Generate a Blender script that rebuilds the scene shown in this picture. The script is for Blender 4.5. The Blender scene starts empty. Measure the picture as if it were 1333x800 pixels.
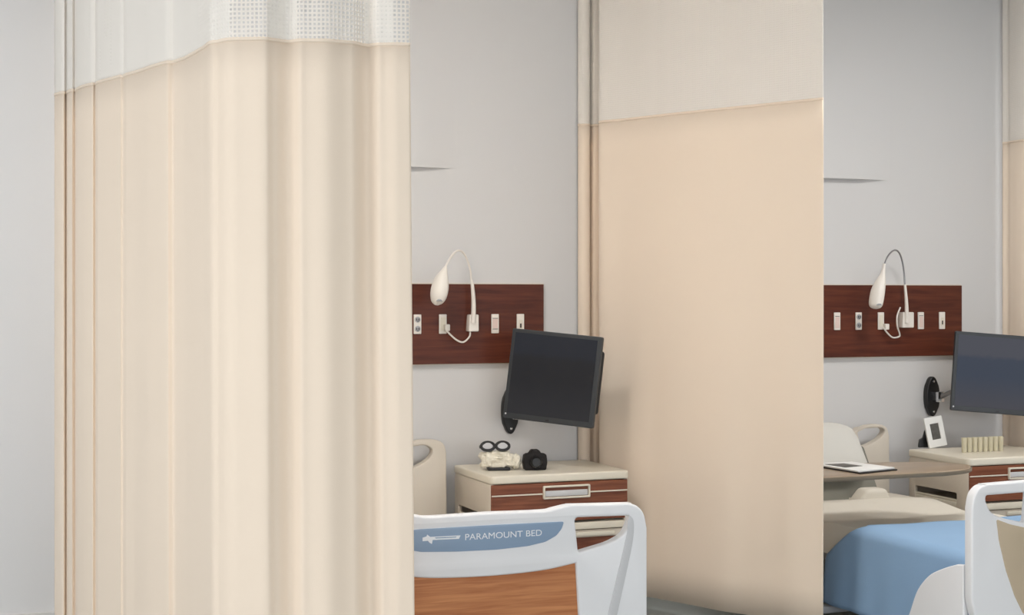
import bpy, bmesh, math, random
from mathutils import Vector, Matrix, noise
random.seed(4)
C = bpy.context.scene.collection
# ------------------------------------------------------------------ camera
F = 2000.0; CX = 666.5; HY = 384.0; TH = math.atan(0.3825)
ct, st = math.cos(TH), math.sin(TH)
DW = 6.66; EYE = 1.405
cam = bpy.data.cameras.new('camera'); camo = bpy.data.objects.new('camera', cam); C.objects.link(camo)
camo.location = (0, -DW, EYE); camo.rotation_euler = (math.pi/2, 0, -TH)
cam.sensor_width = 36; cam.lens = F/1333*36; cam.shift_y = -16/1333; cam.clip_start = .05
bpy.context.scene.camera = camo

def P(px, py, Y):
    u = (px-CX)/F; v = (HY-py)/F
    t = (Y+DW)/(ct-u*st)
    return Vector((t*(u*ct+st), Y, EYE+t*v))
def Q(px, s):
    xc = (px-CX)/s; zc = F/s
    return Vector((xc*ct+zc*st, zc*ct-xc*st-DW, 0))

# ------------------------------------------------------------------ materials
def lin(c):
    r = []
    for v in c:
        v /= 255
        r.append(v/12.92 if v <= .04045 else ((v+.055)/1.055)**2.4)
    return tuple(r)+(1,)
def mat(name, col, rough=.6, metal=0, var=.04, scale=6, bump=0, bscale=60, spec=.5, trans=0, sheen=0):
    m = bpy.data.materials.new(name); m.use_nodes = True
    n = m.node_tree.nodes; l = m.node_tree.links; b = n['Principled BSDF']
    tc = n.new('ShaderNodeTexCoord'); nz = n.new('ShaderNodeTexNoise'); nz.inputs['Scale'].default_value = scale
    nz.inputs['Detail'].default_value = 3
    l.new(tc.outputs['Object'], nz.inputs['Vector'])
    mx = n.new('ShaderNodeMix'); mx.data_type = 'RGBA'
    c = lin(col)
    mx.inputs[6].default_value = tuple(v*(1-var) for v in c[:3])+(1,)
    mx.inputs[7].default_value = tuple(min(1, v*(1+var)) for v in c[:3])+(1,)
    l.new(nz.outputs['Fac'], mx.inputs[0]); l.new(mx.outputs[2], b.inputs['Base Color'])
    b.inputs['Roughness'].default_value = rough; b.inputs['Metallic'].default_value = metal
    b.inputs['Specular IOR Level'].default_value = spec
    if trans: b.inputs['Transmission Weight'].default_value = trans
    if sheen: b.inputs['Sheen Weight'].default_value = sheen
    if bump:
        n2 = n.new('ShaderNodeTexNoise'); n2.inputs['Scale'].default_value = bscale
        l.new(tc.outputs['Object'], n2.inputs['Vector'])
        bp = n.new('ShaderNodeBump'); bp.inputs['Strength'].default_value = bump; bp.inputs['Distance'].default_value = .005
        l.new(n2.outputs['Fac'], bp.inputs['Height']); l.new(bp.outputs['Normal'], b.inputs['Normal'])
    return m
def wood(name, c1, c2, stretch=(1, 8, 14), scale=3, rough=.45, spec=.4):
    m = bpy.data.materials.new(name); m.use_nodes = True
    n = m.node_tree.nodes; l = m.node_tree.links; b = n['Principled BSDF']
    tc = n.new('ShaderNodeTexCoord'); mp = n.new('ShaderNodeMapping'); mp.inputs['Scale'].default_value = stretch
    l.new(tc.outputs['Object'], mp.inputs['Vector'])
    nz = n.new('ShaderNodeTexNoise'); nz.inputs['Scale'].default_value = scale; nz.inputs['Detail'].default_value = 6
    nz.inputs['Distortion'].default_value = .6
    l.new(mp.outputs[0], nz.inputs['Vector'])
    cr = n.new('ShaderNodeValToRGB'); cr.color_ramp.elements[0].position = .32; cr.color_ramp.elements[1].position = .68
    cr.color_ramp.elements[0].color = lin(c1); cr.color_ramp.elements[1].color = lin(c2)
    l.new(nz.outputs['Fac'], cr.inputs[0]); l.new(cr.outputs[0], b.inputs['Base Color'])
    b.inputs['Roughness'].default_value = rough; b.inputs['Specular IOR Level'].default_value = spec
    return m
M = dict(
    wall=mat('wall_paint', (214, 213, 213), .85, bump=.05, bscale=150, var=.015, scale=1.2),
    ceil=mat('ceiling_paint', (235, 235, 235), .9, var=.01),
    floor=mat('vinyl_floor', (132, 138, 136), .35, var=.06, scale=4),
    trim=mat('trim_paint', (205, 203, 200), .5),
    curtain=mat('curtain_fabric', (246, 229, 210), .9, var=.012, scale=3, bump=.12, bscale=500, spec=.15, sheen=.1),
    net=mat('curtain_net', (240, 234, 226), .9, var=.01, spec=.1),
    board=wood('dark_wood', (76, 34, 22), (104, 52, 34), (1.2, 8, 16), 2.5, .42, .3),
    footwood=wood('foot_wood', (172, 104, 62), (208, 142, 92), (1.0, 6, 22), 3.2, .4),
    drawer=wood('drawer_wood', (102, 52, 33), (140, 84, 58), (1.5, 8, 20), 3, .4),
    white=mat('white_plastic', (236, 236, 238), .35, var=.01),
    lampw=mat('lamp_plastic', (236, 230, 222), .35, var=.01),
    groove=mat('grey_plastic', (206, 206, 208), .45, var=.01),
    cream=mat('cream_laminate', (216, 206, 192), .45, var=.02),
    creamd=mat('headboard_plastic', (212, 203, 190), .5, var=.02),
    cream2=mat('cream_plastic', (228, 221, 205), .4, var=.02),
    beige=mat('beige_tone', (198, 180, 154), .45, var=.02),
    blueband=mat('blue_label', (142, 164, 190), .4, var=.02),
    letter=mat('white_print', (240, 242, 246), .5),
    black=mat('black_plastic', (22, 22, 24), .4, var=.1),
    bezel=mat('bezel_plastic', (48, 52, 56), .45, var=.05),
    blackc=mat('black_leatherette', (20, 14, 15), .75, var=.1, bump=.5, bscale=90),
    chrome=mat('chrome', (200, 200, 202), .2, 1.0, var=.02),
    steel=mat('brushed_steel', (150, 150, 152), .35, .9, var=.05),
    sheet=mat('white_sheet', (226, 220, 208), .9, var=.02, bump=.2, bscale=8, spec=.15),
    pillow=mat('pillow_fabric', (212, 210, 204), .9, var=.02, spec=.15),
    blanket=mat('blue_blanket', (146, 178, 212), .85, var=.05, scale=2, bump=.15, bscale=300, spec=.2),
    backrest=mat('shaded_backrest', (128, 126, 116), .8),  # shade under the overbed table is put into this grey
    mattress=mat('mattress_cover', (210, 206, 196), .8),
    tabletop=wood('table_laminate', (150, 132, 112), (172, 152, 130), (1, 6, 8), 2, .3),
    tabledge=mat('table_edge', (120, 108, 90), .4),
    paper=mat('paper', (238, 238, 236), .6), ink=mat('printed_photo', (90, 88, 84), .5, var=.6, scale=40),
    hole=mat('socket_hole', (60, 50, 46), .6), pinkish=mat('socket_insert', (228, 205, 196), .5),
    tumbler=mat('cream_tumbler', (232, 224, 196), .25, var=.04, trans=.25),
    ruffle=mat('white_lace', (232, 226, 210), .9, var=.12, scale=70, bump=1, bscale=90),
    rubber=mat('rubber', (50, 50, 52), .7), frame=mat('grey_frame', (170, 172, 176), .5))
def emis(name, col, strength):
    m = bpy.data.materials.new(name); m.use_nodes = True
    b = m.node_tree.nodes['Principled BSDF']; b.inputs['Base Color'].default_value = lin(col)
    b.inputs['Emission Color'].default_value = lin(col); b.inputs['Emission Strength'].default_value = strength
    return m
M['panel'] = emis('added_light_panel', (255, 252, 246), 6)
def screenmat(name, top, mid, low, h):
    """dark display, a picture in bands: sky, ridge line, foreground"""
    m = bpy.data.materials.new(name); m.use_nodes = True
    n = m.node_tree.nodes; l = m.node_tree.links; b = n['Principled BSDF']
    tc = n.new('ShaderNodeTexCoord'); sp = n.new('ShaderNodeSeparateXYZ'); l.new(tc.outputs['Object'], sp.inputs[0])
    nz = n.new('ShaderNodeTexNoise'); nz.inputs['Scale'].default_value = 22; l.new(tc.outputs['Object'], nz.inputs['Vector'])
    a = n.new('ShaderNodeMath'); a.operation = 'MULTIPLY_ADD'; a.inputs[1].default_value = .035; l.new(nz.outputs['Fac'], a.inputs[0]); l.new(sp.outputs['Z'], a.inputs[2])
    mr = n.new('ShaderNodeMapRange'); mr.inputs['From Min'].default_value = -h/2; mr.inputs['From Max'].default_value = h/2
    l.new(a.outputs[0], mr.inputs['Value'])
    cr = n.new('ShaderNodeValToRGB'); e = cr.color_ramp.elements
    e[0].position = .1; e[0].color = lin(low); e[1].position = .80; e[1].color = lin(top)
    x = e.new(.5); x.color = lin(mid); x = e.new(.74); x.color = lin(mid)
    l.new(mr.outputs[0], cr.inputs[0])
    l.new(cr.outputs[0], b.inputs['Emission Color']); b.inputs['Emission Strength'].default_value = .5
    b.inputs['Base Color'].default_value = (.01, .01, .012, 1); b.inputs['Roughness'].default_value = .3; b.inputs['Specular IOR Level'].default_value = .22
    return m

# ------------------------------------------------------------------ object helpers
def link(o): C.objects.link(o); return o
def thing(name, label, cat, loc=(0, 0, 0), rz=0, group=None):
    o = link(bpy.data.objects.new(name, None)); o.empty_display_size = .1
    o.location = loc; o.rotation_euler = (0, 0, rz); o['label'] = label; o['category'] = cat
    if group: o['group'] = group
    return o
def obj(name, bm, m, parent=None, smooth=True, loc=None):
    me = bpy.data.meshes.new(name)
    if isinstance(bm, bpy.types.Mesh): me = bm; me.name = name
    else:
        bmesh.ops.recalc_face_normals(bm, faces=bm.faces) if getattr(bm, 'recalc', True) else None
        bm.to_mesh(me); bm.free()
    for p in me.polygons: p.use_smooth = smooth
    if smooth:
        try: me.set_sharp_from_angle(angle=math.radians(38))
        except Exception: pass
    me.materials.clear(); me.materials.append(m)
    o = link(bpy.data.objects.new(name, me))
    if parent: o.parent = parent
    if loc is not None: o.location = loc
    return o
def tag(o, label, cat, group=None):
    o['label'] = label; o['category'] = cat
    if group: o['group'] = group
    return o
def struct(name, bm, m):
    o = obj(name, bm, m, smooth=False); o['kind'] = 'structure'; return o
def copy_tree(o, parent=None):
    c = o.copy(); C.objects.link(c); c.parent = parent
    for ch in [x for x in bpy.data.objects if x.parent == o]: copy_tree(ch, c)
    return c
def NB(): return bmesh.new()
def box(bm, x0, x1, y0, y1, z0, z1, bev=0, seg=2):
    r = bmesh.ops.create_cube(bm, size=1)
    vs = r['verts']
    for v in vs:
        v.co = Vector(((x0+x1)/2+v.co.x*(x1-x0), (y0+y1)/2+v.co.y*(y1-y0), (z0+z1)/2+v.co.z*(z1-z0)))
    if bev:
        es = list({e for v in vs for e in v.link_edges})
        bmesh.ops.bevel(bm, geom=es, offset=bev, segments=seg, affect='EDGES', profile=.5)
    return bm
def tube(bm, pts, rad, n=10, flat=1.0):
    pts = [Vector(p) for p in pts]; k = len(pts)
    if not isinstance(rad, (list, tuple)): rad = [rad]*k
    rings = []; up = Vector((0, 0, 1)); prev = None
    for i, p in enumerate(pts):
        t = (pts[min(i+1, k-1)]-pts[max(i-1, 0)]).normalized()
        if prev is None:
            a = t.cross(up)
            if a.length < .05: a = t.cross(Vector((0, 1, 0)))
            a.normalize()
        else: a = (prev-t*prev.dot(t)).normalized()
        prev = a; b = t.cross(a)
        rings.append([bm.verts.new(p+a*rad[i]*math.cos(2*math.pi*j/n)+b*rad[i]*flat*math.sin(2*math.pi*j/n)) for j in range(n)])
    for i in range(k-1):
        for j in range(n):
            bm.faces.new((rings[i][j], rings[i][(j+1) % n], rings[i+1][(j+1) % n], rings[i+1][j]))
    bm.faces.new(rings[0][::-1]); bm.faces.new(rings[-1])
    return bm
def spline(pts, n=8):
    """Catmull-Rom through points (tuples of any length)"""
    out = []; k = len(pts)
    for i in range(k-1):
        p0 = pts[max(i-1, 0)]; p1 = pts[i]; p2 = pts[i+1]; p3 = pts[min(i+2, k-1)]
        for j in range(n):
            t = j/n
            out.append(tuple(.5*((2*b)+(-a+c)*t+(2*a-5*b+4*c-d)*t*t+(-a+3*b-3*c+d)*t**3) for a, b, c, d in zip(p0, p1, p2, p3)))
    out.append(tuple(pts[-1])); return out
def lathe(bm, prof, c=(0, 0, 0), n=24):
    rings = [[bm.verts.new((c[0]+r*math.cos(2*math.pi*j/n), c[1]+r*math.sin(2*math.pi*j/n), c[2]+z)) for j in range(n)] for r, z in prof]
    for a, b in zip(rings, rings[1:]):
        for j in range(n): bm.faces.new((a[j], a[(j+1) % n], b[(j+1) % n], b[j]))
    bm.faces.new(rings[0][::-1]); bm.faces.new(rings[-1]); return bm
def rnd(poly, radii, n=6):
    """round the corners of a polygon"""
    out = []; k = len(poly)
    if not isinstance(radii, (list, tuple)): radii = [radii]*k
    for i in range(k):
        p = Vector(poly[i]); a = Vector(poly[i-1])-p; b = Vector(poly[(i+1) % k])-p; r = radii[i]
        if r <= 0: out.append(tuple(p)); continue
        r1 = min(r, a.length*.49, b.length*.49)
        A = p+a.normalized()*r1; B = p+b.normalized()*r1
        for j in range(n+1):
            t = j/n; q = A*(1-t)**2+p*2*t*(1-t)+B*t*t; out.append(tuple(q))
    return out
def solid(polys, thick, bevel=.003, axis='y', res=2):
    """solid plate from 2D outlines (first is outer, others are holes); 2D (x,z), centred on y=0"""
    cu = bpy.data.curves.new('tmp', 'CURVE'); cu.dimensions = '2D'; cu.fill_mode = 'BOTH'
    cu.extrude = thick/2-bevel; cu.bevel_depth = bevel; cu.bevel_resolution = res; cu.offset = -bevel
    for pl in polys:
        s = cu.splines.new('POLY'); s.points.add(len(pl)-1); s.use_cyclic_u = True
        for q, p in zip(s.points, pl): q.co = (p[0], p[1], 0, 1)
    o = bpy.data.objects.new('tmp', cu)
    C.objects.link(o); bpy.context.view_layer.update()
    me = bpy.data.meshes.new_from_object(o.evaluated_get(bpy.context.evaluated_depsgraph_get()))
    bpy.data.objects.remove(o)
    bm = bmesh.new(); bm.from_mesh(me); bpy.data.meshes.remove(me)
    bmesh.ops.remove_doubles(bm, verts=bm.verts, dist=1e-5)
    for v in bm.verts:
        x, y, z = v.co
        v.co = (x, z, y) if axis == 'y' else (z, x, y) if axis == 'x' else (x, y, z)
    return bm
def move(bm, d, rot=None):
    for v in bm.verts:
        if rot: v.co = rot @ v.co
        v.co += Vector(d)
    return bm
def join(bm, other):
    me = bpy.data.meshes.new('t'); other.to_mesh(me); other.free(); bm.from_mesh(me); bpy.data.meshes.remove(me); return bm

# ------------------------------------------------------------------ room
X0, X1, YB, ZC = -3.6, 8.2, -12.5, 3.05
struct('floor', box(NB(), X0-.2, X1+.2, YB-.2, .2, -.1, 0), M['floor'])
struct('ceiling', box(NB(), X0-.2, X1+.2, YB-.2, .2, ZC, ZC+.1), M['ceil'])
struct('wall_back', box(NB(), X0-.2, X1+.2, 0, .2, 0, ZC), M['wall'])
struct('wall_right', box(NB(), X1, X1+.2, YB, 0, 0, ZC), M['wall'])
struct('baseboard_back', box(NB(), X0, X1, -.012, 0, 0, .09, .003), M['trim'])
# window side: unseen left and front walls, windows added to light the curtains
def wall_open(name, horizontal, wins, lo, hi, pos, out):
    bm = NB(); zs, ze = .8, 2.75
    def b(a, c, z0, z1):
        if horizontal: box(bm, a, c, min(pos, pos+out), max(pos, pos+out), z0, z1)
        else: box(bm, min(pos, pos+out), max(pos, pos+out), a, c, z0, z1)
    cur = lo
    for a, c in wins:
        b(cur, a, 0, ZC); b(a, c, 0, zs); b(a, c, ze, ZC); cur = c
    b(cur, hi, 0, ZC)
    return struct(name, bm, M['wall'])
LW = [(-8.6, -6.4), (-4.8, -2.8)]
FW = [(-2.9, -.5), (.3, 2.9), (3.7, 6.4)]
wall_open('wall_left', False, LW, YB, 0, X0, -.2)
wall_open('wall_front', True, FW, X0, X1, YB, -.2)
wn = 0
for (a, c), hor in [(w, False) for w in LW]+[(w, True) for w in FW]:
    wn += 1; bm = NB()
    for t0, t1, z0, z1 in [(a, a+.05, .8, 2.75), (c-.05, c, .8, 2.75), (a, c, .8, .85), (a, c, 2.7, 2.75), ((a+c)/2-.02, (a+c)/2+.02, .8, 2.75)]:
        if hor: box(bm, t0, t1, YB-.12, YB-.06, z0, z1)
        else: box(bm, X0-.12, X0-.06, t0, t1, z0, z1)
    struct('added_window_%d' % wn, bm, M['trim'])
    L = bpy.data.lights.new('fill_light', 'AREA'); L.shape = 'RECTANGLE'; L.size = c-a; L.size_y = 1.9  # added area light filling each unseen opening
    L.color = (.97, .985, 1); L.energy = 70 if hor else (18 if a < -6 else 70)
    lo = link(bpy.data.objects.new('fill_light', L))
    if hor: lo.location = ((a+c)/2, YB-.19, 1.78); lo.rotation_euler = (math.radians(90), 0, 0)
    else: lo.location = (X0-.19, (a+c)/2, 1.78); lo.rotation_euler = (math.radians(90), 0, math.radians(-90))
# unseen ceiling lamps, added to brighten the bays and back wall
k = 0
for lx, ly, le in ((-1.9, -2.0, 5), (1.1, -1.9, 15), (4.1, -1.9, 19), (6.6, -1.9, 19), (-.5, -6.2, 9), (2.6, -6.2, 9), (5.7, -6.2, 9)):
    if 1:
        t = thing('added_ceiling_light', 'unseen square recessed ceiling light panel added above the ward', 'ceiling light', (lx, ly, ZC-.03), group='added ceiling light panels')
        bm = NB(); bm = solid([[(-.32, -.32), (.32, -.32), (.32, .32), (-.32, .32)], [(-.29, -.29), (.29, -.29), (.29, .29), (-.29, .29)]], .03, .003, 'z')
        obj('frame', move(bm, (0, 0, .015)), M['trim'], t)
        obj('diffuser', box(NB(), -.288, .288, -.288, .288, .012, .028), M['panel'], t)
        L = bpy.data.lights.new('lamp', 'AREA'); L.size = .58; L.energy = le; L.color = (1, .975, .945)
        lo = link(bpy.data.objects.new('lamp', L)); lo.location = (lx, ly, ZC-.035)
w = bpy.data.worlds.new('sky'); bpy.context.scene.world = w; w.use_nodes = True
nt = w.node_tree; bg = nt.nodes['Background']; bg.inputs[0].default_value = (.86, .92, 1, 1); bg.inputs[1].default_value = 1.0

# ------------------------------------------------------------------ curtains
def resample(path, step):
    d = [0]
    for a, b in zip(path, path[1:]): d.append(d[-1]+math.hypot(b[0]-a[0], b[1]-a[1]))
    n = max(2, int(d[-1]/step)); out = []; j = 0
    for i in range(n+1):
        t = d[-1]*i/n
        while j < len(d)-2 and d[j+1] < t: j += 1
        f = (t-d[j])/max(1e-9, d[j+1]-d[j]); out.append((path[j][0]+(path[j+1][0]-path[j][0])*f, path[j][1]+(path[j+1][1]-path[j][1])*f))
    return out, d[-1]
def curtain(label, path, zb, zh, zt, cell, strand, amp=0, freq=9, seed=0, flare=0, group=None, zbf=None, netw=None):
    t = thing('privacy_curtain', label, 'curtain', (path[0][0], path[0][1], 0), group=group)
    o = Vector((path[0][0], path[0][1], 0))
    fine, L = resample(path, .006)
    def offs(pts, z):
        out = []; n = len(pts)
        for i, p in enumerate(pts):
            a = pts[max(i-1, 0)]; b = pts[min(i+1, n-1)]
            nx, ny = (b[1]-a[1]), -(b[0]-a[0]); q = math.hypot(nx, ny) or 1
            s = L*i/(n-1)
            w = noise.noise(Vector((s*freq, seed, z*.25)))+.45*noise.noise(Vector((s*freq*2.6, seed+7, z*.35)))
            w *= amp*(1+.25*(2.4-z))*min(1, s/.7)
            fx = flare*(zt-z)*(s/L)**3*(1 if True else 0)
            out.append(Vector((p[0]+nx/q*w+fx, p[1]+ny/q*w, 0)))
        return out
    # fabric
    bm = NB(); NZ = 14; rows = []; n = len(fine)
    for k in range(NZ+1):
        f = k/NZ; zz = zb+(zh-zb)*f; pts = offs(fine, zz); row = []
        for i, p in enumerate(pts):
            z0 = zb+(zbf(i/(n-1)) if zbf else 0); z = z0+(zh-z0)*f
            row.append(bm.verts.new(Vector((p.x, p.y, z))-o))
        rows.append(row)
    for a, b in zip(rows, rows[1:]):
        for i in range(n-1): bm.faces.new((a[i], a[i+1], b[i+1], b[i]))
    ob = obj('fabric_panel', bm, M['curtain'], t)
    md = ob.modifiers.new('thick', 'SOLIDIFY'); md.thickness = .003
    # hem band: doubled cloth where net is sewn on
    bm = NB(); A = offs(fine, zh); prev = None
    for i, p in enumerate(A):
        cur = [bm.verts.new(p-o+Vector((0, 0, zh-.008))), bm.verts.new(p-o+Vector((0, 0, zh+.002)))]
        if prev: bm.faces.new((prev[0], cur[0], cur[1], prev[1]))
        prev = cur
    hb = obj('hem', bm, M['curtain'], t); md = hb.modifiers.new('thick', 'SOLIDIFY'); md.thickness = .0042; md.offset = 0
    # net header: real open grid
    coarse, _ = resample(path, cell); nr = int((zt-zh)/cell); nc = len(coarse); vt = []; fc = []
    for k in range(nr+1):
        z = zh+k*cell
        for p in offs(coarse, z): vt.append(Vector((p.x, p.y, z))-o)
    for k in range(nr):
        for i in range(nc-1):
            q = (k*nc+i, k*nc+i+1, (k+1)*nc+i+1, (k+1)*nc+i)
            e = strand/cell/2*(netw((i+.5)/(nc-1), (k*cell)/(zt-zh)) if netw else 1)
            if e > .46: fc.append(q); continue
            A, B, C_, D = [vt[x] for x in q]; n0 = len(vt)
            for u, v in ((e, e), (1-e, e), (1-e, 1-e), (e, 1-e)):
                vt.append((A*(1-u)+B*u)*(1-v)+(D*(1-u)+C_*u)*v)
            for j in range(4): fc.append((q[j], q[(j+1) % 4], n0+(j+1) % 4, n0+j))
    me = bpy.data.meshes.new('net_header'); me.from_pydata(vt, [], fc); me.update()
    nb = obj('net_header', me, M['net'], t)
    md = nb.modifiers.new('thick', 'SOLIDIFY'); md.thickness = .0012
    # hooks
    hk, _ = resample(path, .22)
    for p in hk[::1]:
        obj('hook', box(NB(), -.004, .004, -.004, .004, 0, ZC-.03-(zh+nr*cell)+.003, .001), M['white'], t, loc=Vector((p[0], p[1], zh+nr*cell-.002))-o)
    return t
def track(path, label):
    t, _ = resample(path, .03)
    bm = NB(); tube(bm, [(p[0], p[1], ZC-.014) for p in t], .014, 8)
    tag(obj('curtain_track', bm, M['trim']), label, 'curtain track')

ZH = 2.208
# near curtain, seen large at left; plan from its two straight runs and the bend between
SH = .745
def qs(px, s): v = Q(px, s); return (v.x, v.y)
def netw(f, h):
    w = noise.noise(Vector((f*190, 1, h*1.5)))
    if f < .70: return (.98 if f < .62 else .86)+.10*w
    g = (f-.73)/.27
    dense = (.21 < g < .37) or (.76 < g < .91) or g < .02
    lo_ = .37+.10*noise.noise(Vector((f*50, 5, h*4)))+.12*max(0, .25-h)*4
    return (.88 if dense else lo_)+.05*w
near_s = [(71, 351.5), (90, 357), (118, 369), (150, 381), (195, 399), (235, 415), (262, 434), (292, 449), (335, 450), (400, 446), (470, 441), (531, 437.5)]
base = spline([qs(a, b) for a, b in near_s], 24)
# fold relief, metres toward the camera at given pixel columns
rel = [(71, .0), (80, .02), (83, .015), (86, -.022), (89, .012), (94, .015), (97.5, -.02), (101, .01), (108, .02), (120, .008), (124, -.022), (128, .006), (135, .012), (157, .004), (160.5, -.014), (164, .004), (175, 0), (200, .014), (216, .018), (226, -.02), (245, -.022), (262, -.012), (272, .022), (284, -.012), (310, -.014), (345, .004), (356, -.012), (372, -.03), (392, .008), (425, .026), (455, .012), (475, -.026), (494, .004), (515, .02), (531, .022)]
fold = []
dense, LL = resample(base, .004)
for i, p in enumerate(dense):
    rx = p[0]; ry = p[1]+DW
    zc = rx*st+ry*ct; xc = rx*ct-ry*st; px = CX+F*xc/zc
    j = 0
    while j < len(rel)-2 and rel[j+1][0] < px: j += 1
    f = min(1, max(0, (px-rel[j][0])/(rel[j+1][0]-rel[j][0]))); f = f*f*(3-2*f)
    a = rel[j][1]+(rel[j+1][1]-rel[j][1])*f
    q = math.hypot(rx, ry); fold.append((p[0]-rx/q*a*1.0, p[1]-ry/q*a*1.0))
curtain('large cream curtain with open net top, nearest the viewer at left', fold, .06, EYE+SH, 2.99, .0128, .0126, amp=.003, freq=5, seed=3, flare=.008,
        netw=netw)
track(base, 'white ceiling track carrying the near cream curtain')
# curtain between the two bays
def s_of(px, d): return (278.7-.0533*(px-666.5))*DW/d
def wp(px, Y): v = P(px, 384, Y); return (v.x, v.y)
endm = Q(1070.5, 320)
gather = [(2.875, -.012), (2.89, -.044), (2.922, -.046), (2.935, -.012), (2.947, -.046), (2.985, -.046), (3.002, -.012), (3.016, -.05), (2.99, -.10), wp(780, -.17)]
m0 = Vector(wp(780, -.17)+(0,)); path = gather+[tuple((m0.lerp(endm, f)+Vector((.02*math.sin(f*8), 0, 0))*0)[:2]) for f in (.12, .3, .5, .7, .85, 1.0)]
mid = spline(path, 16)
def step(f): return .035 if f < .36 else 0
curtain('cream curtain hanging between the two beds', mid, .05, ZH, 2.99, .0095, .0078, amp=.011, freq=3.2, seed=11, zbf=lambda f: .045 if f < .40 else 0)
track(mid, 'white ceiling track of the curtain between the beds')
SP = 2.364
path = [(5.300, -.03), (5.312, -.06), (5.300, -.10), (5.303, -.2)]
m0 = Vector(path[-1]+(0,)); e2 = Vector((endm.x+SP+.05, endm.y, 0))
path += [tuple(m0.lerp(e2, f)[:2]) for f in (.15, .3, .5, .7, .85, 1.0)]
rp = spline(path, 16)
curtain('cream curtain at the right edge of the photo behind the second monitor', rp, .035, ZH, 2.99, .0095, .0078, amp=.009, freq=3.2, seed=23)
track(rp, 'white ceiling track of the curtain at far right')

# ------------------------------------------------------------------ wall equipment
BF = -.028   # face of the board
bt = P(705, 370, 0).z; bb = P(705, 471, 0).z
bw = P(705, 400, 0).x-P(470, 400, 0).x
b1 = thing('headwall_board', 'dark brown wood service board behind the left bed, its right end over the black monitor', 'wall board', (P(705, 400, 0).x-bw/2, 0, bb), group=None)
obj('panel', box(NB(), -bw/2, bw/2, BF, 0, 0, bt-bb, .002, 1), M['board'], b1, smooth=False)
obj('edge_strip', move(solid([[(-bw/2-.004, -.004), (bw/2+.004, -.004), (bw/2+.004, bt-bb+.004), (-bw/2-.004, bt-bb+.004)], [(-bw/2, 0), (bw/2, 0), (bw/2, bt-bb), (-bw/2, bt-bb)]], .02, .001), (0, -.01, 0)), M['cream'], b1, smooth=False)
b2 = copy_tree(b1); b2.location.x = P(1248, 400, 0).x-bw/2; b2['label'] = 'dark brown wood service board on the wall of the right bay'

def outlet(kind, x, z, label, group=None):
    w, h = .036, .088
    t = thing('wall_outlet', label, 'outlet', (x, BF, z), group=group)
    obj('face_plate', box(NB(), -w/2, w/2, -.008, 0, -h/2, h/2, .0025), M['lampw'], t)
    def ins(name, x0, x1, z0, z1, m, y=-.0095): obj(name, box(NB(), x0, x1, y, -.007, z0, z1, .001, 1), m, t)
    if kind == 'double':
        for s in (-1, 1):
            bm = lathe(NB(), [(.0135, 0), (.0135, .002), (.011, .003)], n=20)
            move(bm, (0, -.008, s*.021), Matrix.Rotation(math.pi/2, 3, 'X'))
            o = obj('socket', bm, M['frame'], t)
            bm = NB(); [box(bm, q-.0022, q+.0022, -.0118, -.0105, s*.021-.0055, s*.021+.0055) for q in (-.005, .005)]
            box(bm, -.003, .003, -.0118, -.0105, s*.021-.0095, s*.021-.0065)
            obj('slot', bm, M['hole'], o)
    elif kind == 'switch':
        ins('rocker', -.012, .012, -.034, .022, M['pinkish']); ins('slit', -.013, .013, .024, .0265, M['hole'])
    elif kind == 'two_line':
        ins('rocker', -.013, .013, -.022, .022, M['pinkish'])
        ins('slit', -.014, .014, .0235, .026, M['hole']); ins('slit', -.014, .014, -.026, -.0235, M['hole'])
    elif kind == 'jack':
        ins('insert', -.009, .009, -.026, .016, M['cream2']); ins('slot', -.004, .004, -.02, .0, M['hole'], -.0105)
    elif kind == 'plug':
        ins('insert', -.012, .012, -.03, .03, M['cream2'])
    return t
def xo(px): return P(px, 420, BF).x
zo = P(644, 421, BF).z
for dx, lb, which in ((0, 'left', 1), (1, 'right', 2)):
    px = (509, 543, 576, 644, 677) if which == 1 else (1089, 1117, 1146, 1198, 1225.5)
    nm = 'left bay board' if which == 1 else 'right bay board'
    outlet('switch', xo(px[0]), zo, 'white switch plate, first from the left on the '+nm)
    outlet('double', xo(px[1]), zo, 'white plate with two round sockets on the '+nm)
    outlet('plug', xo(px[2]), zo, 'white outlet into which the lamp cord is plugged, '+nm)
    outlet('two_line' if which == 1 else 'switch', xo(px[3]), zo, 'white plate just right of the lamp bracket on the '+nm)
    outlet('jack', xo(px[4]), zo, 'white plate with one small jack near the right end of the '+nm)

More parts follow.
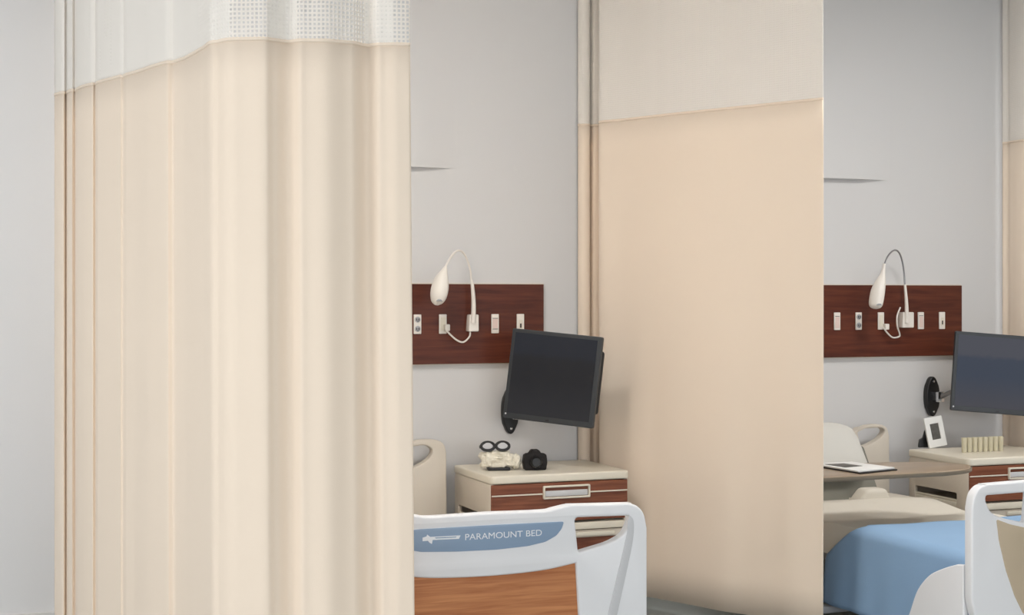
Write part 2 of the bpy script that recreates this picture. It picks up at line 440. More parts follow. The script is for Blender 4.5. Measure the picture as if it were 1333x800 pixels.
def lamp(pts, label, org, loopx):
    """pts in photo columns: (px, py, Y)"""
    o = Vector(org); t = thing('reading_lamp', label, 'lamp', o)
    g = lambda a: P(*a)-o
    # bracket
    bp = pts['bracket']; a = g((bp[0], bp[1], BF)); b = g((bp[2], bp[3], BF))
    bm = solid([rnd([(a.x+.006, a.z), (b.x, a.z), (b.x, b.z), (a.x, b.z)], .006)], .045, .004); move(bm, (0, BF-o.y-.0235, 0))
    obj('bracket', bm, M['lampw'], t)
    bm = NB(); s = spline([tuple(g(p)) for p in pts['stem']], 6); n = len(s); tube(bm, s, [.012-.006*i/(n-1) for i in range(n)], 12)
    obj('stem', bm, M['lampw'], t)
    bm = NB(); s = spline([tuple(g(p)) for p in pts['neck']], 8); tube(bm, s, .0045, 8); obj('gooseneck', bm, M['steel'] if pts.get('steel') else M['lampw'], t)
    # head: elongated shade
    bm = NB(); s = spline([tuple(g(p[:3]))+(p[3],) for p in pts['head']], 6)
    tube(bm, [q[:3] for q in s], [q[3] for q in s], 18, .8); hd = obj('lamp_head', bm, M['lampw'], t)
    e = Vector(s[-1][:3]); d = (e-Vector(s[-8][:3])).normalized(); c = e-d*.016+Vector((0, -.030, 0))
    bm = NB(); tube(bm, [c+Vector((-.014, 0, .002)), c+Vector((-.005, -.003, .006)), c+Vector((.006, -.003, .006)), c+Vector((.014, 0, .001))], [.002, .0045, .0045, .002], 8); obj('switch_slot', bm, M['frame'], hd)
    c2 = Vector(s[int(len(s)*.28)][:3])+Vector((0, -.012, 0)); bm = NB(); tube(bm, [c2-Vector((.004, 0, 0)), c2+Vector((.004, 0, 0))], .002, 6); obj('pin', bm, M['frame'], hd)
    # cord
    bm = NB(); s = spline([tuple(g(p)) for p in pts['cord']], 8); tube(bm, s, .0042, 8); obj('cord', bm, M['lampw'], t)
    bm = NB(); pg = g(pts['plug']); box(bm, pg.x-.010, pg.x+.013, BF-o.y-.034, BF-o.y-.0085, pg.z-.018, pg.z+.012, .004); obj('plug', bm, M['lampw'], t)
    return t
lamp(dict(bracket=(606, 409, 619, 431),
          stem=[(616, 420, -.075), (616.5, 395, -.08), (615, 372, -.08), (613.5, 364, -.08)],
          neck=[(613.5, 366, -.08), (612, 350, -.085), (606, 333, -.10), (599, 326, -.12), (592, 328, -.15), (585, 337, -.17), (579, 349, -.19)],
          head=[(580.5, 346, -.19, .006), (578, 353, -.195, .018), (575, 362, -.20, .034), (572.8, 374, -.205, .043), (570.8, 385, -.21, .041), (568.8, 393, -.212, .029), (568, 396.8, -.213, .010)],
          cord=[(612, 431, -.05), (611, 438, -.05), (603, 445, -.06), (594, 442, -.06), (584, 433, -.06), (579, 427, -.055)], plug=(577, 425, 0)),
     'white gooseneck reading lamp clipped to the left bay board', P(612, 431, BF), 0)
lamp(dict(bracket=(1168, 406, 1183, 426), steel=True,
          stem=[(1180.5, 420, -.075), (1180, 395, -.08), (1178, 370, -.08)],
          neck=[(1178, 372, -.08), (1176.5, 352, -.08), (1173.5, 336, -.09), (1169, 327, -.11), (1163, 326, -.14), (1156, 333, -.17), (1151, 345, -.19)],
          head=[(1151, 343, -.19, .007), (1149.5, 355, -.195, .012), (1146.5, 366, -.20, .026), (1143, 378, -.205, .036), (1140.5, 392, -.21, .037), (1139.5, 399, -.212, .030), (1139.2, 401.5, -.213, .012)],
          cord=[(1172, 400, -.055), (1168, 411, -.078), (1168, 424, -.078), (1171, 434, -.06), (1170, 438, -.06), (1162, 439, -.06), (1155, 433, -.06), (1150, 426, -.055)], plug=(1146, 424, 0)),
     'white gooseneck reading lamp clipped to the right bay board', P(1175, 426, BF), 0)

# indirect wall light boxes painted like the wall
def wlight(px, py, label):
    e = P(px, py, -.02); wd = .8
    t = thing('overbed_wall_light', label, 'wall light', (e.x-wd/2, 0, e.z))
    bm = NB(); N1, N2 = 30, 16; g = []
    for j in range(N2+1):
        row = []
        for i in range(N1+1):
            x = -wd/2+wd*i/N1; z = .62*j/N2
            q = min(1, (wd/2-abs(x))/.22); q = q*q*(3-2*q); f = 1-j/N2; 
            row.append(bm.verts.new((x, -.0005-.036*q*f, z)))
        g.append(row)
    for a, b in zip(g, g[1:]):
        for i in range(N1): bm.faces.new((a[i], a[i+1], b[i+1], b[i]))
    r_ = bmesh.ops.extrude_face_region(bm, geom=bm.faces[:])
    for q in r_['geom']:
        if isinstance(q, bmesh.types.BMVert): q.co.y = 0
    obj('housing', bm, M['wall'], t)
    obj('lower_diffuser', box(NB(), -wd/2+.2, wd/2-.2, -.028, -.006, -.003, .003), M['groove'], t)
wlight(598, 219, 'white box light on the wall above the left reading lamp')
wlight(1161, 234.5, 'white box light on the wall above the right reading lamp')

# ------------------------------------------------------------------ monitors
def monitor(TL, TR, BL, BR, plate, label, smat, org, second=False):
    o = Vector(org); tl, tr, bl, br = [P(*q) for q in (TL, TR, BL, BR)]
    cen = (tl+tr+bl+br)/4; r = ((tr-tl)+(br-bl)).normalized(); u = ((tl-bl)+(tr-br)); u = (u-r*u.dot(r)).normalized()
    nrm = r.cross(u)       # points away from or toward viewer
    w = ((tr-tl).length+(br-bl).length)/2; h = ((tl-bl).length+(tr-br).length)/2
    if nrm.y > 0: nrm = -nrm
    back = -nrm
    R = Matrix((r, back, u)).transposed().to_4x4(); R.translation = cen-o
    t = thing('wall_monitor', label, 'monitor', o)
    bz = .017
    def put(name, bm, m, par=None, sm=True, local=True):
        ob = obj(name, bm, m, par or t, sm)
        if local and par is None: ob.matrix_local = R
        return ob
    hz = put('housing', solid([rnd([(-w/2, -h/2), (w/2, -h/2), (w/2, h/2), (-w/2, h/2)], .008)], .026, .003), M['bezel'])
    bm = NB(); box(bm, -w/2+bz, w/2-bz*1.15, -.0145, -.012, -h/2+bz*1.5, h/2-bz); put('screen', bm, smat, sm=False)
    bm = NB(); box(bm, -w/2+.035, w/2+.004, .013, .045, -h/2+.06, h/2-.06, .014, 3); put('back_cover', bm, M['black'])
    bm = NB(); box(bm, -.008, .008, -.0148, -.012, -h/2+.008, -h/2+.014); put('badge', bm, M['black'])
    bm = lathe(NB(), [(.004, 0), (.004, .002)], n=12); move(bm, (-w/2+.012, -.0128, -h/2+.02), Matrix.Rotation(math.pi/2, 3, 'X')); put('power_light', bm, M['groove'])
    # wall plate: pointed oval
    c, top, bot, hw = plate
    pc = P(c, (top+bot)/2, 0); ph = P(c, top, 0).z-P(c, bot, 0).z
    prof = [(hw*math.sin(a)*(1 if abs(math.cos(a)) < .7 else .92), -ph/2*math.cos(a)*(1.0)) for a in [2*math.pi*i/32 for i in range(32)]]
    bm = solid([prof], .035, .008, res=3); move(bm, pc-o+Vector((0, -.0175, 0)))
    wpo = obj('wall_plate', bm, M['black'], t)
    for s in (-1, 1):
        bm = lathe(NB(), [(.006, 0), (.006, .004), (.003, .006)], n=12); move(bm, pc-o+Vector((0, -.034, s*ph*.38)), Matrix.Rotation(math.pi/2, 3, 'X')); obj('bolt', bm, M['chrome'], wpo)
    j = pc+Vector((.012, -.06, .0 if second else -.01))
    bm = NB(); box(bm, j.x-.02-o.x, j.x+.02-o.x, -.085-o.y, -.03-o.y, j.z-.027-o.z, j.z+.027-o.z, .005); obj('pivot_block', bm, M['chrome'], t)
    bk = cen+back*.04
    bm = NB(); mid_ = (Vector((j.x, -.085, j.z))+bk)/2+Vector((0.0, 0, .01))
    tube(bm, [Vector((j.x, -.075, j.z))-o, mid_-o, bk-o], [.012, .011, .014], 12); obj('arm', bm, M['steel'], t)
    return t
s1 = screenmat('dark_screen', (34, 40, 50), (30, 33, 38), (44, 46, 50), .4)
s2 = screenmat('lit_screen', (66, 68, 80), (36, 50, 72), (58, 58, 68), .36)
monitor((669, 428, -.24), (787, 438, -.52), (655.5, 542, -.24), (771, 558.5, -.52), (662, 504, 564, .041),
        'black monitor tilted on a wall arm above the left bedside cabinet', s1, P(662, 535, 0))
monitor((1247, 432, -.26), (1366, 439, -.44), (1233, 532, -.26), (1356, 544, -.44), (1210, 489.5, 541, .042),
        'black monitor on a wall arm cut off by the right edge of the photo', s2, P(1210, 515, 0), True)

# ------------------------------------------------------------------ bedside cabinets
CW, CD, CH = .644, .48, .635
def cabinet():
    t = thing('bedside_cabinet', '', 'cabinet')
    hw = CW/2; bm = NB()
    side = solid([rnd([(-CD+.012, .07), (0, .07), (0, CH-.036), (-CD+.012, CH-.036)], [.02, .01, .02, .004]),
                  rnd([(-CD+.1, .385), (-.05, .385), (-.05, .462), (-CD+.1, .462)], .012)], .018, .002, 'x')
    s2_ = side.copy(); join(bm, move(side, (-hw+.009, 0, 0))); join(bm, move(s2_, (hw-.009, 0, 0)))
    box(bm, -hw+.018, hw-.018, -.012, 0, .07, CH-.036); box(bm, -hw+.018, hw-.018, -CD+.02, 0, .07, .09)
    box(bm, -hw+.018, hw-.018, -CD+.02, 0, .335, .345)
    obj('carcass', bm, M['cream'], t)
    # top slab with rounded front corners and a low rear rail
    bm = solid([rnd([(-hw-.004, -CD), (hw+.004, -CD), (hw+.004, 0), (-hw-.004, 0)], [.035, .02, .01, .01])], .036, .008, 'z', 3); move(bm, (0, 0, CH-.018))
    obj('top', bm, M['cream2'], t)
    # towel bar inside the side opening
    for s in (-1,):
        bm = NB(); tube(bm, [(s*(hw-.014), -CD+.1, .424), (s*(hw-.014), -.05, .424)], .007, 10); o = obj('towel_rail', bm, M['cream2'], t)
    def front(name, z0, z1, m=M['drawer']): return obj(name, box(NB(), -hw+.003, hw-.003, -CD+.004, -CD+.022, z0, z1, .003), m, t, smooth=False)
    d = front('drawer', .428, .596)
    obj('stripe', box(NB(), -hw+.004, -.07, -CD+.001, -CD+.005, .547, .5525), M['cream2'], d); obj('stripe', box(NB(), .135, hw-.004, -CD+.001, -CD+.005, .547, .5525), M['cream2'], d)
    bm = solid([rnd([(-.084, .527), (.136, .527), (.136, .584), (-.084, .584)], .006), rnd([(-.076, .535), (.128, .535), (.128, .576), (-.076, .576)], .004)], .014, .002); move(bm, (0, -CD, 0))
    h = obj('handle', bm, M['cream2'], d)
    obj('grip', box(NB(), -.074, .126, -CD-.002, -CD+.006, .537, .562, .003), M['groove'], d)
    tr = obj('pull_out_tray', box(NB(), -hw+.004, hw-.004, -CD-.004, -.02, .388, .418, .004), M['cream2'], t)
    obj('tray_grip', box(NB(), -.1, .25, -CD-.012, -CD-.003, .36, .378, .003), M['cream2'], tr)
    d = front('door', .095, .352)
    front('plinth', .352, .384, M['cream'])
    bm = solid([rnd([(-.1, .26), (.1, .26), (.1, .3), (-.1, .3)], .006), rnd([(-.09, .268), (.09, .268), (.09, .292), (-.09, .292)], .004)], .012, .002); move(bm, (0, -CD, 0)); obj('handle', bm, M['cream2'], d)
    for sx in (-1, 1):
        for sy in (-.06, -CD+.06):
            bm = NB(); tube(bm, [(sx*(hw-.05)-.012, sy, .03), (sx*(hw-.05)+.012, sy, .03)], .03, 16); c = obj('castor', bm, M['rubber'], t)
            obj('castor_fork', box(NB(), sx*(hw-.05)-.017, sx*(hw-.05)+.017, sy-.012, sy+.012, .035, .072, .003), M['steel'], c)
    return t
c1 = cabinet(); c1.location = (2.249+CW/2, -.052, 0); c1['label'] = 'cream bedside cabinet with brown drawer, below the tilted monitor'
c2 = copy_tree(c1); c2.scale.x = .93; c2.location = (4.601+CW/2*.93, -.19, 0); c2['label'] = 'cream bedside cabinet with a photo frame on top, right of the blue-covered bed'
CT = CH   # cabinet top height

# ------------------------------------------------------------------ things on the left cabinet
def on(px, py):   # point on cabinet top plane under that pixel
    v = (HY-py)/F; t = (CT-EYE)/v; u = (px-CX)/F
    return Vector((t*(u*ct+st), -DW+t*(ct-u*st), CT))
p = on(647, 611)
t = thing('lace_pouch', 'white ruffled lace pouch with black base on the left cabinet', 'pouch', p, -.25)
bm = NB(); bmesh.ops.create_icosphere(bm, subdivisions=5, radius=1)
for v in bm.verts:
    c = v.co.copy(); f = lambda a: math.copysign(abs(a)**.45, a)
    q = Vector((f(c.x)*.074, f(c.y)*.035, f(c.z)*.036+.045)); n_ = noise.noise(q*46)*.013+noise.noise(q*95)*.008
    v.co = q+c*n_; v.co.z = max(v.co.z, .012)
obj('ruffle', bm, M['ruffle'], t)
bm = NB(); box(bm, -.045, .055, -.046, .02, 0, .014, .005); obj('base', bm, M['black'], t)
bm = NB(); bmesh.ops.create_icosphere(bm, subdivisions=4, radius=1)
for v in bm.verts:
    c = v.co.copy(); v.co = Vector((c.x*.026+.082, c.y*.03+.0, c.z*.033+.036))+c*(noise.noise(c*4)*.006)
    v.co.z = max(v.co.z, .001)
obj('bow', bm, M['ruffle'], t)
# round glasses on the pouch
zt_ = CT+.0885
t = thing('round_glasses', 'black round-rimmed glasses resting on the white lace pouch', 'glasses', (p.x-.012, p.y-.005, zt_), -.2)
bmf = NB()
for sx in (-1, 1):
    ring = [(sx*.033+.029*math.cos(a), .006*math.sin(a)-.01, .017+.0175*math.sin(a)) for a in [2*math.pi*i/28 for i in range(29)]]
    tube(bmf, ring, .0066, 8)
tube(bmf, [(-.007, -.01, .022), (0, -.012, .025), (.007, -.01, .022)], .004, 8)
for sx in (-1, 1): tube(bmf, [(sx*.061, -.01, .02), (sx*.064, .02, .016), (sx*.058, .055, .004)], .0035, 8)
obj('rim', bmf, M['black'], t)
for sx in (-1, 1):
    bm = lathe(NB(), [(.026, 0), (.026, .002)], n=28)
    for v in bm.verts: v.co = Vector((v.co.x+sx*.033, v.co.z-.01, v.co.y*.6+.017))
    obj('lens', bm, M['groove'], t)
# black camera
p = on(696, 611)
t = thing('camera_body', 'small black camera standing on the left cabinet right of the lace pouch', 'camera', p, -.2)
bm = solid([rnd([(-.048, 0), (.048, 0), (.054, .035), (.049, .070), (.026, .074), (.016, .09), (-.016, .09), (-.026, .074), (-.049, .068), (-.054, .035)], .007)], .05, .006, res=3)
obj('body', bm, M['blackc'], t)
bm = lathe(NB(), [(.026, 0), (.027, .018), (.022, .026), (.018, .022)], n=28); move(bm, (0, -.024, .038), Matrix.Rotation(math.pi/2, 3, 'X')); obj('lens', bm, M['black'], t)
bm = lathe(NB(), [(.006, 0), (.006, .005)], n=14); move(bm, (-.037, 0, .069)); obj('shutter_button', bm, M['blackc'], t)

# ------------------------------------------------------------------ things on the right cabinet
p = on(1221, 583)
t = thing('picture_frame', 'small white picture frame leaning on the right cabinet below the monitor bracket', 'picture frame', p, -.12)
Rf = Matrix.Rotation(math.radians(7), 3, 'Y') @ Matrix.Rotation(math.radians(-8), 3, 'X')
Rf = Matrix.Rotation(math.radians(-8), 3, 'Y') @ Matrix.Rotation(math.radians(-8), 3, 'X')
def fr(bm): return move(bm, (0, 0, .007), Rf)
obj('frame', fr(solid([rnd([(-.05, 0), (.05, 0), (.05, .152), (-.05, .152)], .006), [(-.024, .038), (.024, .038), (.024, .118), (-.024, .118)]], .014, .002)), M['paper'], t)
obj('picture', fr(move(box(NB(), -.024, .024, -.002, .003, .038, .118), (0, 0, 0))), M['ink'], t)
bm = solid([rnd([(-.085, 0), (-.02, 0), (-.02, .11), (-.05, .085), (-.06, .05), (-.08, .04)], .006)], .012, .002); move(bm, (0, .045, .001)); obj('stand', bm, M['black'], t)
tl_ = 'cream translucent tumbler in the row on the right cabinet'
first = None
for r_, (dy, off, cnt) in enumerate(((0, 0, 8),)):
    for i in range(cnt):
        px = 1249.5+i*8.7; q = on(px, 588.5-.25*i); 
        if first is None:
            bm = lathe(NB(), [(.0105, 0), (.0115, .004), (.0135, .072), (.012, .072), (.0102, .006)], n=20)
            first = obj('tumbler', bm, M['tumbler']); o = first
        else: o = first.copy(); C.objects.link(o)
        q.y = -.425; q.x = 4.755+i*.0312
        o.location = (q.x, q.y, CT+.0005); tag(o, tl_, 'tumbler', 'cream tumblers on the right cabinet')

# ------------------------------------------------------------------ beds
FY = -2.01; FT = .045; MZ = .425
def bed(cx, half, hh, label, first):
    """cx centre, half foot width, hh half head width; local origin on the floor at the centre of the foot plane"""
    o = Vector((cx, 0, 0)); t = thing('hospital_bed', label, 'bed', o)
    base_c = 1.68; bh = P(835, 700, FY).x-base_c
    def L(px, py):
        v = P(px, py, FY); return (v.x-base_c-bh+half, v.z)        # measured from the right end of the board
    # footboard
    R_ = [L(640, 664.2), L(700, 662), L(716, 659), L(733, 655), L(745, 654.2), L(816, 652.5)]
    ztop = R_[-1][1]
    cor = [(half-.012-.045, ztop), (half-.018, ztop-.008), (half-.004, ztop-.035), (half, ztop-.075)]
    right = spline([(0.0, R_[0][1])]+R_[1:], 4)
    right = right+spline([(half-.062, ztop-.001), (half-.036, ztop-.010), (half-.012, ztop-.036), (half, ztop-.085)], 5)
    right = [q for i, q in enumerate(right) if i == 0 or q[0] >= right[i-1][0]-.0001]
    right += [(half, .30), (half-.02, .22), (half-.07, .18)]
    outer = right+[(-x, z) for x, z in right[::-1]][0:-1]
    hole = rnd([L(741.5, 671), L(812.5, 668.5), L(813, 676), L(806, 693), L(788, 703.5), L(746, 716)], [.016, .016, .02, .06, .05, .012])
    holem = [(-x, z) for x, z in hole[::-1]]
    wt = [L(743, 730), L(749, 812)]; wz = .512
    inn = wt[0][0]
    wpan = spline([(-inn, wt[0][1]), (-inn*.6, wz+.002), (0, wz-.004), (inn*.6, wz+.002), (inn, wt[0][1])], 6)
    wpoly = wpan+[(inn+.018, .235), (-inn-.018, .235)]
    sh = [(x, z) for x, z in wpoly]
    fb = solid([outer, hole, holem, sh], FT, .008, res=3); move(fb, (0, FY-FT/2, 0))
    f = obj('footboard', fb, M['white'], t)
    big = solid([sh], .028, .0006); move(big, (0, FY-FT/2+.002, 0)); w_ = obj('wood_panel', big, M['footwood'], f, smooth=False)
    # grey grooves
    fy = FY-FT
    for s in ((1, -1) if first else (1,)):
        g1 = [L(812, 668), L(817, 676), L(816, 700), L(808, 740), L(797, 790), L(792, 815)]
        g2 = [L(781, 815), L(785, 790), L(797, 740), L(806.5, 700), L(809, 685), L(809, 676)]
        gp = [(s*x, z) for x, z in spline(g1, 5)+spline(g2, 5)]
        bm = solid([gp], .003, .0008); move(bm, (0, fy-.0008, 0)); obj('groove', bm, M['groove'], f)
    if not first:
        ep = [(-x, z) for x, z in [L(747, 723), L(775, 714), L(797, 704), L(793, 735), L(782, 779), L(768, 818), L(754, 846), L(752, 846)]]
        bm = solid([rnd(ep, .01)], .004, .001); move(bm, (0, fy-.001, 0)); obj('beige_overlay', bm, M['beige'], f)  # thin beige overlay on one end of the white footboard
    if first:
        bn = [L(529, 687), L(540, 685.8), L(640, 680), L(690, 677.6), L(727, 675.8), L(724, 685), L(717, 694), L(703, 702), L(680, 707.5), L(640, 712), L(590, 714.5), L(542, 715), L(530, 713), L(526, 706)]
        bd = solid([rnd(bn, .008)], .004, .001); move(bd, (0, fy-.0012, 0)); nb = obj('name_band', bd, M['blueband'], f)
        # lettering
        cu = bpy.data.curves.new('t', 'FONT'); cu.body = 'PARAMOUNT BED'; cu.size = .045; cu.extrude = .0008; cu.offset = 0
        to = bpy.data.objects.new('t', cu); C.objects.link(to); bpy.context.view_layer.update()
        me = bpy.data.meshes.new_from_object(to.evaluated_get(bpy.context.evaluated_depsgraph_get())); bpy.data.objects.remove(to)
        xs = [v.co.x for v in me.vertices]; zs = [v.co.y for v in me.vertices]
        a = L(599, 701); b = L(698, 686)
        for v in me.vertices:
            fx = (v.co.x-min(xs))/(max(xs)-min(xs)); fz = (v.co.y-min(zs))/(max(zs)-min(zs))
            v.co = Vector((a[0]+(b[0]-a[0])*fx, fy-.0038-(.0008 if v.co.z > 0 else 0), a[1]+.003+(b[1]-a[1])*.86*fz))
        lb = NB(); lb.from_mesh(me); obj('lettering', lb, M['letter'], nb, smooth=False)
        bm = NB(); hx0, hz = L(557, 698); hx1 = L(593, 695)[0]
        join(bm, move(solid([[L(554, 695.5), L(593, 693.5), L(591, 698), L(557, 699.5), L(556, 704.5), L(553, 703), L(551, 700.5), L(544, 701), L(544, 696.5), L(549, 695), L(550, 692.5)], [L(560, 696.3), L(588, 695.1), L(587, 696.3), L(561, 697.6)]], .0012, .0002), (0, fy-.0038, 0)))
        obj('emblem', bm, M['letter'], nb, smooth=False)
    # headboard
    HT = .76 if first else .757; hy = -.075
    hs = []
    ho = spline([(0, HT-.035), (hh*.45, HT-.034), (hh*.6, HT-.024), (hh*.72, HT-.003), (hh*.88, HT), (hh-.014, HT-.018), (hh, HT-.06)], 3)+[(hh+.004, .3), (hh-.02, .22)]
    outer = ho+[(-x, z) for x, z in ho[::-1]][0:-1]
    if first: hl = [(hh-.19, HT-.033), (hh-.10, HT-.02), (hh-.06, HT-.045), (hh-.075, HT-.08), (hh-.12, HT-.11), (hh-.19, HT-.135)]
    else: hl = [(hh-.19, HT-.02), (hh-.05, HT-.014), (hh-.022, HT-.030), (hh-.045, HT-.065), (hh-.11, HT-.098), (hh-.17, HT-.11)]
    hl = rnd(hl, .03, 4); hlm = [(-x, z) for x, z in hl[::-1]]
    bm = solid([outer, hl, hlm], .05, .006, res=3); move(bm, (0, hy-.025, 0)); hbd = obj('headboard', bm, M['creamd'], t)
    # frame, legs, castors
    mh = hh-.005 if not first else hh-.03
    bm = NB()
    for s in (-1, 1): box(bm, s*(mh-.06)-.02, s*(mh-.06)+.02, FY+.002, hy-.05, .245, .285, .004)
    for y in (-.3, -.8, -1.3, -1.8): box(bm, -mh+.06, mh-.06, y-.02, y+.02, .25, .28, .003)
    obj('bed_frame', bm, M['frame'], t)
    for s in (-1, 1):
        for y in (-.3, -1.8):
            bm = NB(); tube(bm, [(s*(mh-.12), y, .25), (s*(mh-.12), y, .11)], .018, 10); lg = obj('leg', bm, M['frame'], t)
            bm = NB(); tube(bm, [(s*(mh-.12)-.018, y, .055), (s*(mh-.12)+.018, y, .055)], .055, 20); obj('castor', bm, M['rubber'], lg)
            obj('castor_fork', box(NB(), s*(mh-.12)-.026, s*(mh-.12)+.026, y-.02, y+.02, .05, .12, .004), M['frame'], lg)
    # mattress: grid body with rounded edges
    def slab(x0, x1, y0, y1, zb_, zt, r, sag=.0, bulge=None, nx=30, ny=40):
        bm = NB(); g = []
        for j in range(ny+1):
            row = []
            for i in range(nx+1):
                u = -1+2*i/nx; v = -1+2*j/ny
                x = (x0+x1)/2+u*(x1-x0)/2; y = (y0+y1)/2+v*(y1-y0)/2
                ex = max(0, r-min(x-x0, x1-x)); ey = max(0, r-min(y-y0, y1-y)); e = min(1, math.hypot(ex, ey)/r)
                z = zt-r*(1-math.sqrt(max(0, 1-e*e)))
                if bulge: z += bulge(x, y)
                row.append(bm.verts.new((x, y, z)))
            g.append(row)
        for a, b in zip(g, g[1:]):
            for i in range(nx): bm.faces.new((a[i], a[i+1], b[i+1], b[i]))
        r_ = bmesh.ops.extrude_face_region(bm, geom=bm.faces[:])
        for e in r_['geom']:
            if isinstance(e, bmesh.types.BMVert): e.co.z = zb_
        return bm
    if first:
        obj('mattress', slab(-mh, mh, FY+.02, hy-.06, .29, .405, .035), M['sheet'], t)
        bm = slab(-.27, .27, -.50, hy-.075, .40, .425, .02, bulge=lambda x, y: .035*max(0, 1-(x/.25)**2)*max(0, 1-((y+.31)/.2)**2)); obj('pillow', bm, M['pillow'], t)
    else:
        def bul(x, y):
            # raised back section with soft hinge, low ridge across at the hip
            z = 0
            k_ = max(0, 1-(x/(mh+.1))**4)
            z += (.020*math.exp(-((y+.52)/.10)**2)-.022*math.exp(-((y+.80)/.10)**2))*k_
            return z+noise.noise(Vector((x*3, y*4, 2)))*.006
        obj('mattress', slab(-mh, mh, FY+.02, hy-.06, .29, MZ, .045, bulge=bul, ny=70), M['sheet'], t)
        # raised back section
        prof = [(-.36, MZ-.02), (-.20, .665), (-.165, .655), (-.15, .60), (-.26, MZ-.06)]
        bm = solid([rnd(prof, .02)], .70, .012, 'x', 3); move(bm, (-.105, 0, 0)); obj('raised_backrest', bm, M['backrest'], t)
        prof = [(-.07, 0), (.075, 0), (.045, .075), (-.035, .075)]
        a_ = P(1131, 643, -.43).x-cx
        bm = solid([rnd([(-.105, 0), (.095, 0), (.06, .068), (-.045, .068)], .02)], .10, .02, res=4); move(bm, (a_, -.445, MZ-.004)); obj('rolled_sheet', bm, M['sheet'], t)
        # pillow stands against the raised back
        bm = NB(); bmesh.ops.create_icosphere(bm, subdivisions=5, radius=1)
        for v in bm.verts:
            c = v.co.copy(); f = lambda a, p_: math.copysign(abs(a)**p_, a)
            v.co = Vector((f(c.x, .42)*.24*(1-.09*c.z), f(c.y, .8)*.045, f(c.z, .42)*.145))+c*noise.noise(c*3)*.006
        rot = Matrix.Rotation(math.radians(-34), 3, 'X'); move(bm, (-.065, -.275, .655), rot); obj('pillow', bm, M['pillow'], t)
        # blue blanket: over the foot half and hanging over the left side
        bm = NB(); xl = -mh-.012; g = []
        U = []   # cross section from far edge over the top, round the near edge and down
        topz = MZ+.012
        n1 = 22
        for j in range(49):
            v = j/48; row = []
            for i in range(46):
                if i < n1:
                    x = mh-.02+(xl+.05-(mh-.02))*i/(n1-1); z = topz; dn = 0
                elif i < n1+8:
                    a = (i-n1+1)/8*math.pi/2; x = xl+.05-.05*math.sin(a); z = topz-.05*(1-math.cos(a)); dn = 0
                else:
                    dn = (i-n1-7)/16; z = topz-.05-.298*dn; x = xl-.030*dn
                y0 = -1.19-.02*math.cos(x*3)
                if dn > 0 or i >= n1: y0 += .22*min(1, (topz-z)/.15)**.8*(1)
                y = y0+(-1.975-y0)*v
                x += (.010*noise.noise(Vector((y*7, 3, z)))*max(dn, .0)*2) if i >= n1 else 0
                z += .006*noise.noise(Vector((x*4, y*4, 9))) if i < n1 else 0
                e = math.exp(-v*18); z += .004*e if i < n1 else 0
                row.append(bm.verts.new((x, y, z)))
            g.append(row)
        for a, b in zip(g, g[1:]):
            for i in range(45): bm.faces.new((a[i], a[i+1], b[i+1], b[i]))
        bl = obj('blanket', bm, M['blanket'], t); md = bl.modifiers.new('thick', 'SOLIDIFY'); md.thickness = .008; md.offset = 0
        # white moulded panel at the foot end of the side
        xs_ = 3.575
        def S(px, py):
            s = (px+98.5)*ct/ (xs_); u = (px-CX)/F
            tt = xs_/(u*ct+st); return (-DW+tt*(ct-u*st), EYE+tt*(HY-py)/F)
        pl = spline([S(1184, 815), S(1192, 796), S(1200, 772), S(1208, 758), S(1220, 746), S(1238, 738), S(1254, 733.5)], 5)
        pl += [(FY+.004, pl[-1][1]+.004), (FY+.004, S(1184, 815)[1]-.06), (pl[0][0]+.02, S(1184, 815)[1]-.06)]
        bm = solid([pl], .024, .006, 'x', 3); move(bm, (xs_-cx+.012-.03, 0, 0)); obj('side_panel', bm, M['white'], t)
    return t
bed(1.68, P(835, 700, FY).x-1.68, .505, 'left hospital bed with wood-panelled white footboard and blue name band', True)
hb2 = .54
bed(P(1255, 700, FY).x+hb2, hb2, .445, 'right hospital bed with raised pillow and blue blanket', False)

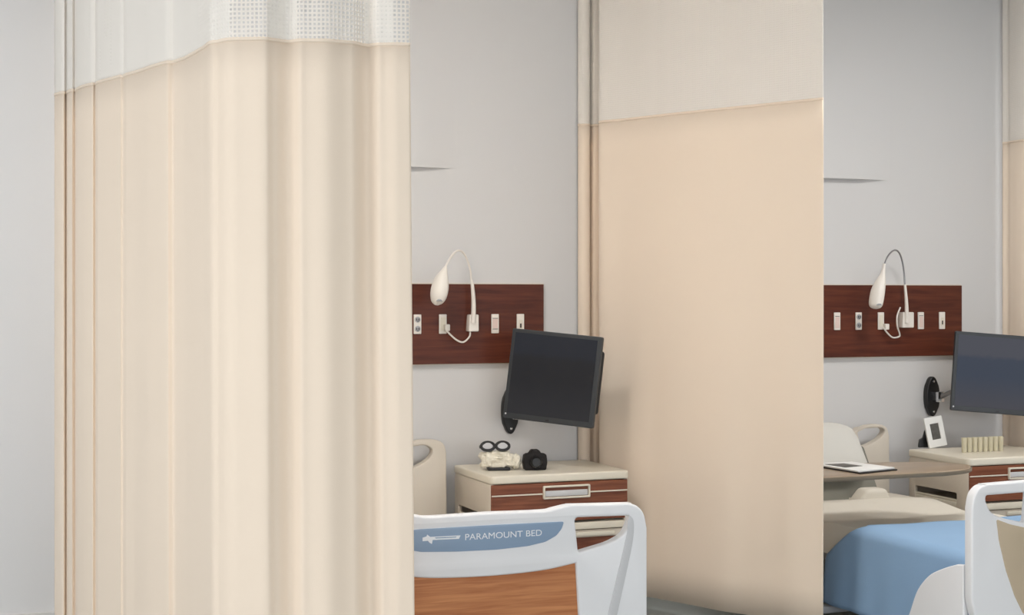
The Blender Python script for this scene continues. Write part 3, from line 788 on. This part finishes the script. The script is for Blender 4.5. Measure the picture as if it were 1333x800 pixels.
# ------------------------------------------------------------------ overbed table and magazine
TZ = .655
t = thing('overbed_table', 'brown-topped overbed table reaching across the right bed', 'table', (3.485, -1.0, 0))
tx = P(1256, 613, -1.0).x-3.485
out = [(-.04, -.2)]+[(tx-.30, -.2)]+spline([(tx-.25, -.199), (tx-.12, -.16), (tx-.03, -.08), (tx, -.01), (tx-.03, .07), (tx-.12, .145), (tx-.25, .19)], 5)+[(tx-.32, .2), (-.04, .2)]
bm = solid([rnd(out, [.05]+[0]*(len(out)-2)+[.05])], .022, .006, 'z', 3); move(bm, (0, 0, TZ-.011)); obj('table_top', bm, M['tabletop'], t)
o2 = [(x*1.0+(.006 if x > 0 else -.006), y*1.03) for x, y in out]
bm = solid([o2, [(x, y) for x, y in out]], .016, .002, 'z', 1); move(bm, (0, 0, TZ-.011)); obj('edge_band', bm, M['tabledge'], t)
bm = NB(); box(bm, -.025, .025, -.03, .03, .08, TZ-.035, .006); obj('column', bm, M['frame'], t)
bm = NB(); box(bm, -.03, .25, -.03, .03, TZ-.035, TZ-.022, .004); obj('support_arm', bm, M['frame'], t)
bm = NB(); box(bm, -.03, .5, -.03, .03, .05, .08, .006); box(bm, -.03, .0, -.25, .25, .05, .08, .006); obj('base', bm, M['frame'], t)
for x, y in ((-.015, -.22), (-.015, .22), (.47, 0)):
    bm = NB(); tube(bm, [(x, y-.01, .025), (x, y+.01, .025)], .025, 14); obj('castor', bm, M['rubber'], t)
def onz(px, py, z):
    v = (HY-py)/F; tt = (z-EYE)/v; u = (px-CX)/F; return Vector((tt*(u*ct+st), -DW+tt*(ct-u*st), z))
q = [onz(1052, 606, TZ), onz(1120, 617, TZ), onz(1168, 612, TZ), onz(1108, 603.5, TZ)]
cen = sum(q, Vector())/4
t = thing('magazine', 'open white magazine with black cover edge on the overbed table', 'magazine', (cen.x, cen.y, TZ))
pg = [((v-cen).x, (v-cen).y) for v in q]
bm = solid([pg], .006, .001, 'z'); move(bm, (0, 0, .0032)); obj('cover', bm, M['black'], t)
bm = solid([[(x*.97, y*.92+.004) for x, y in pg]], .006, .001, 'z'); move(bm, (0, 0, .009)); pgo = obj('pages', bm, M['paper'], t)
bm = solid([[(x*.45-.03, y*.4+.03) for x, y in pg]], .001, .0002, 'z'); move(bm, (0, 0, .0125)); obj('printed_picture', bm, M['ink'], pgo)

# ------------------------------------------------------------------ view
vs = bpy.context.scene.view_settings
vs.view_transform = 'Standard'; vs.look = 'None'; vs.gamma = 1; vs.use_curve_mapping = False; vs.exposure = 0.38
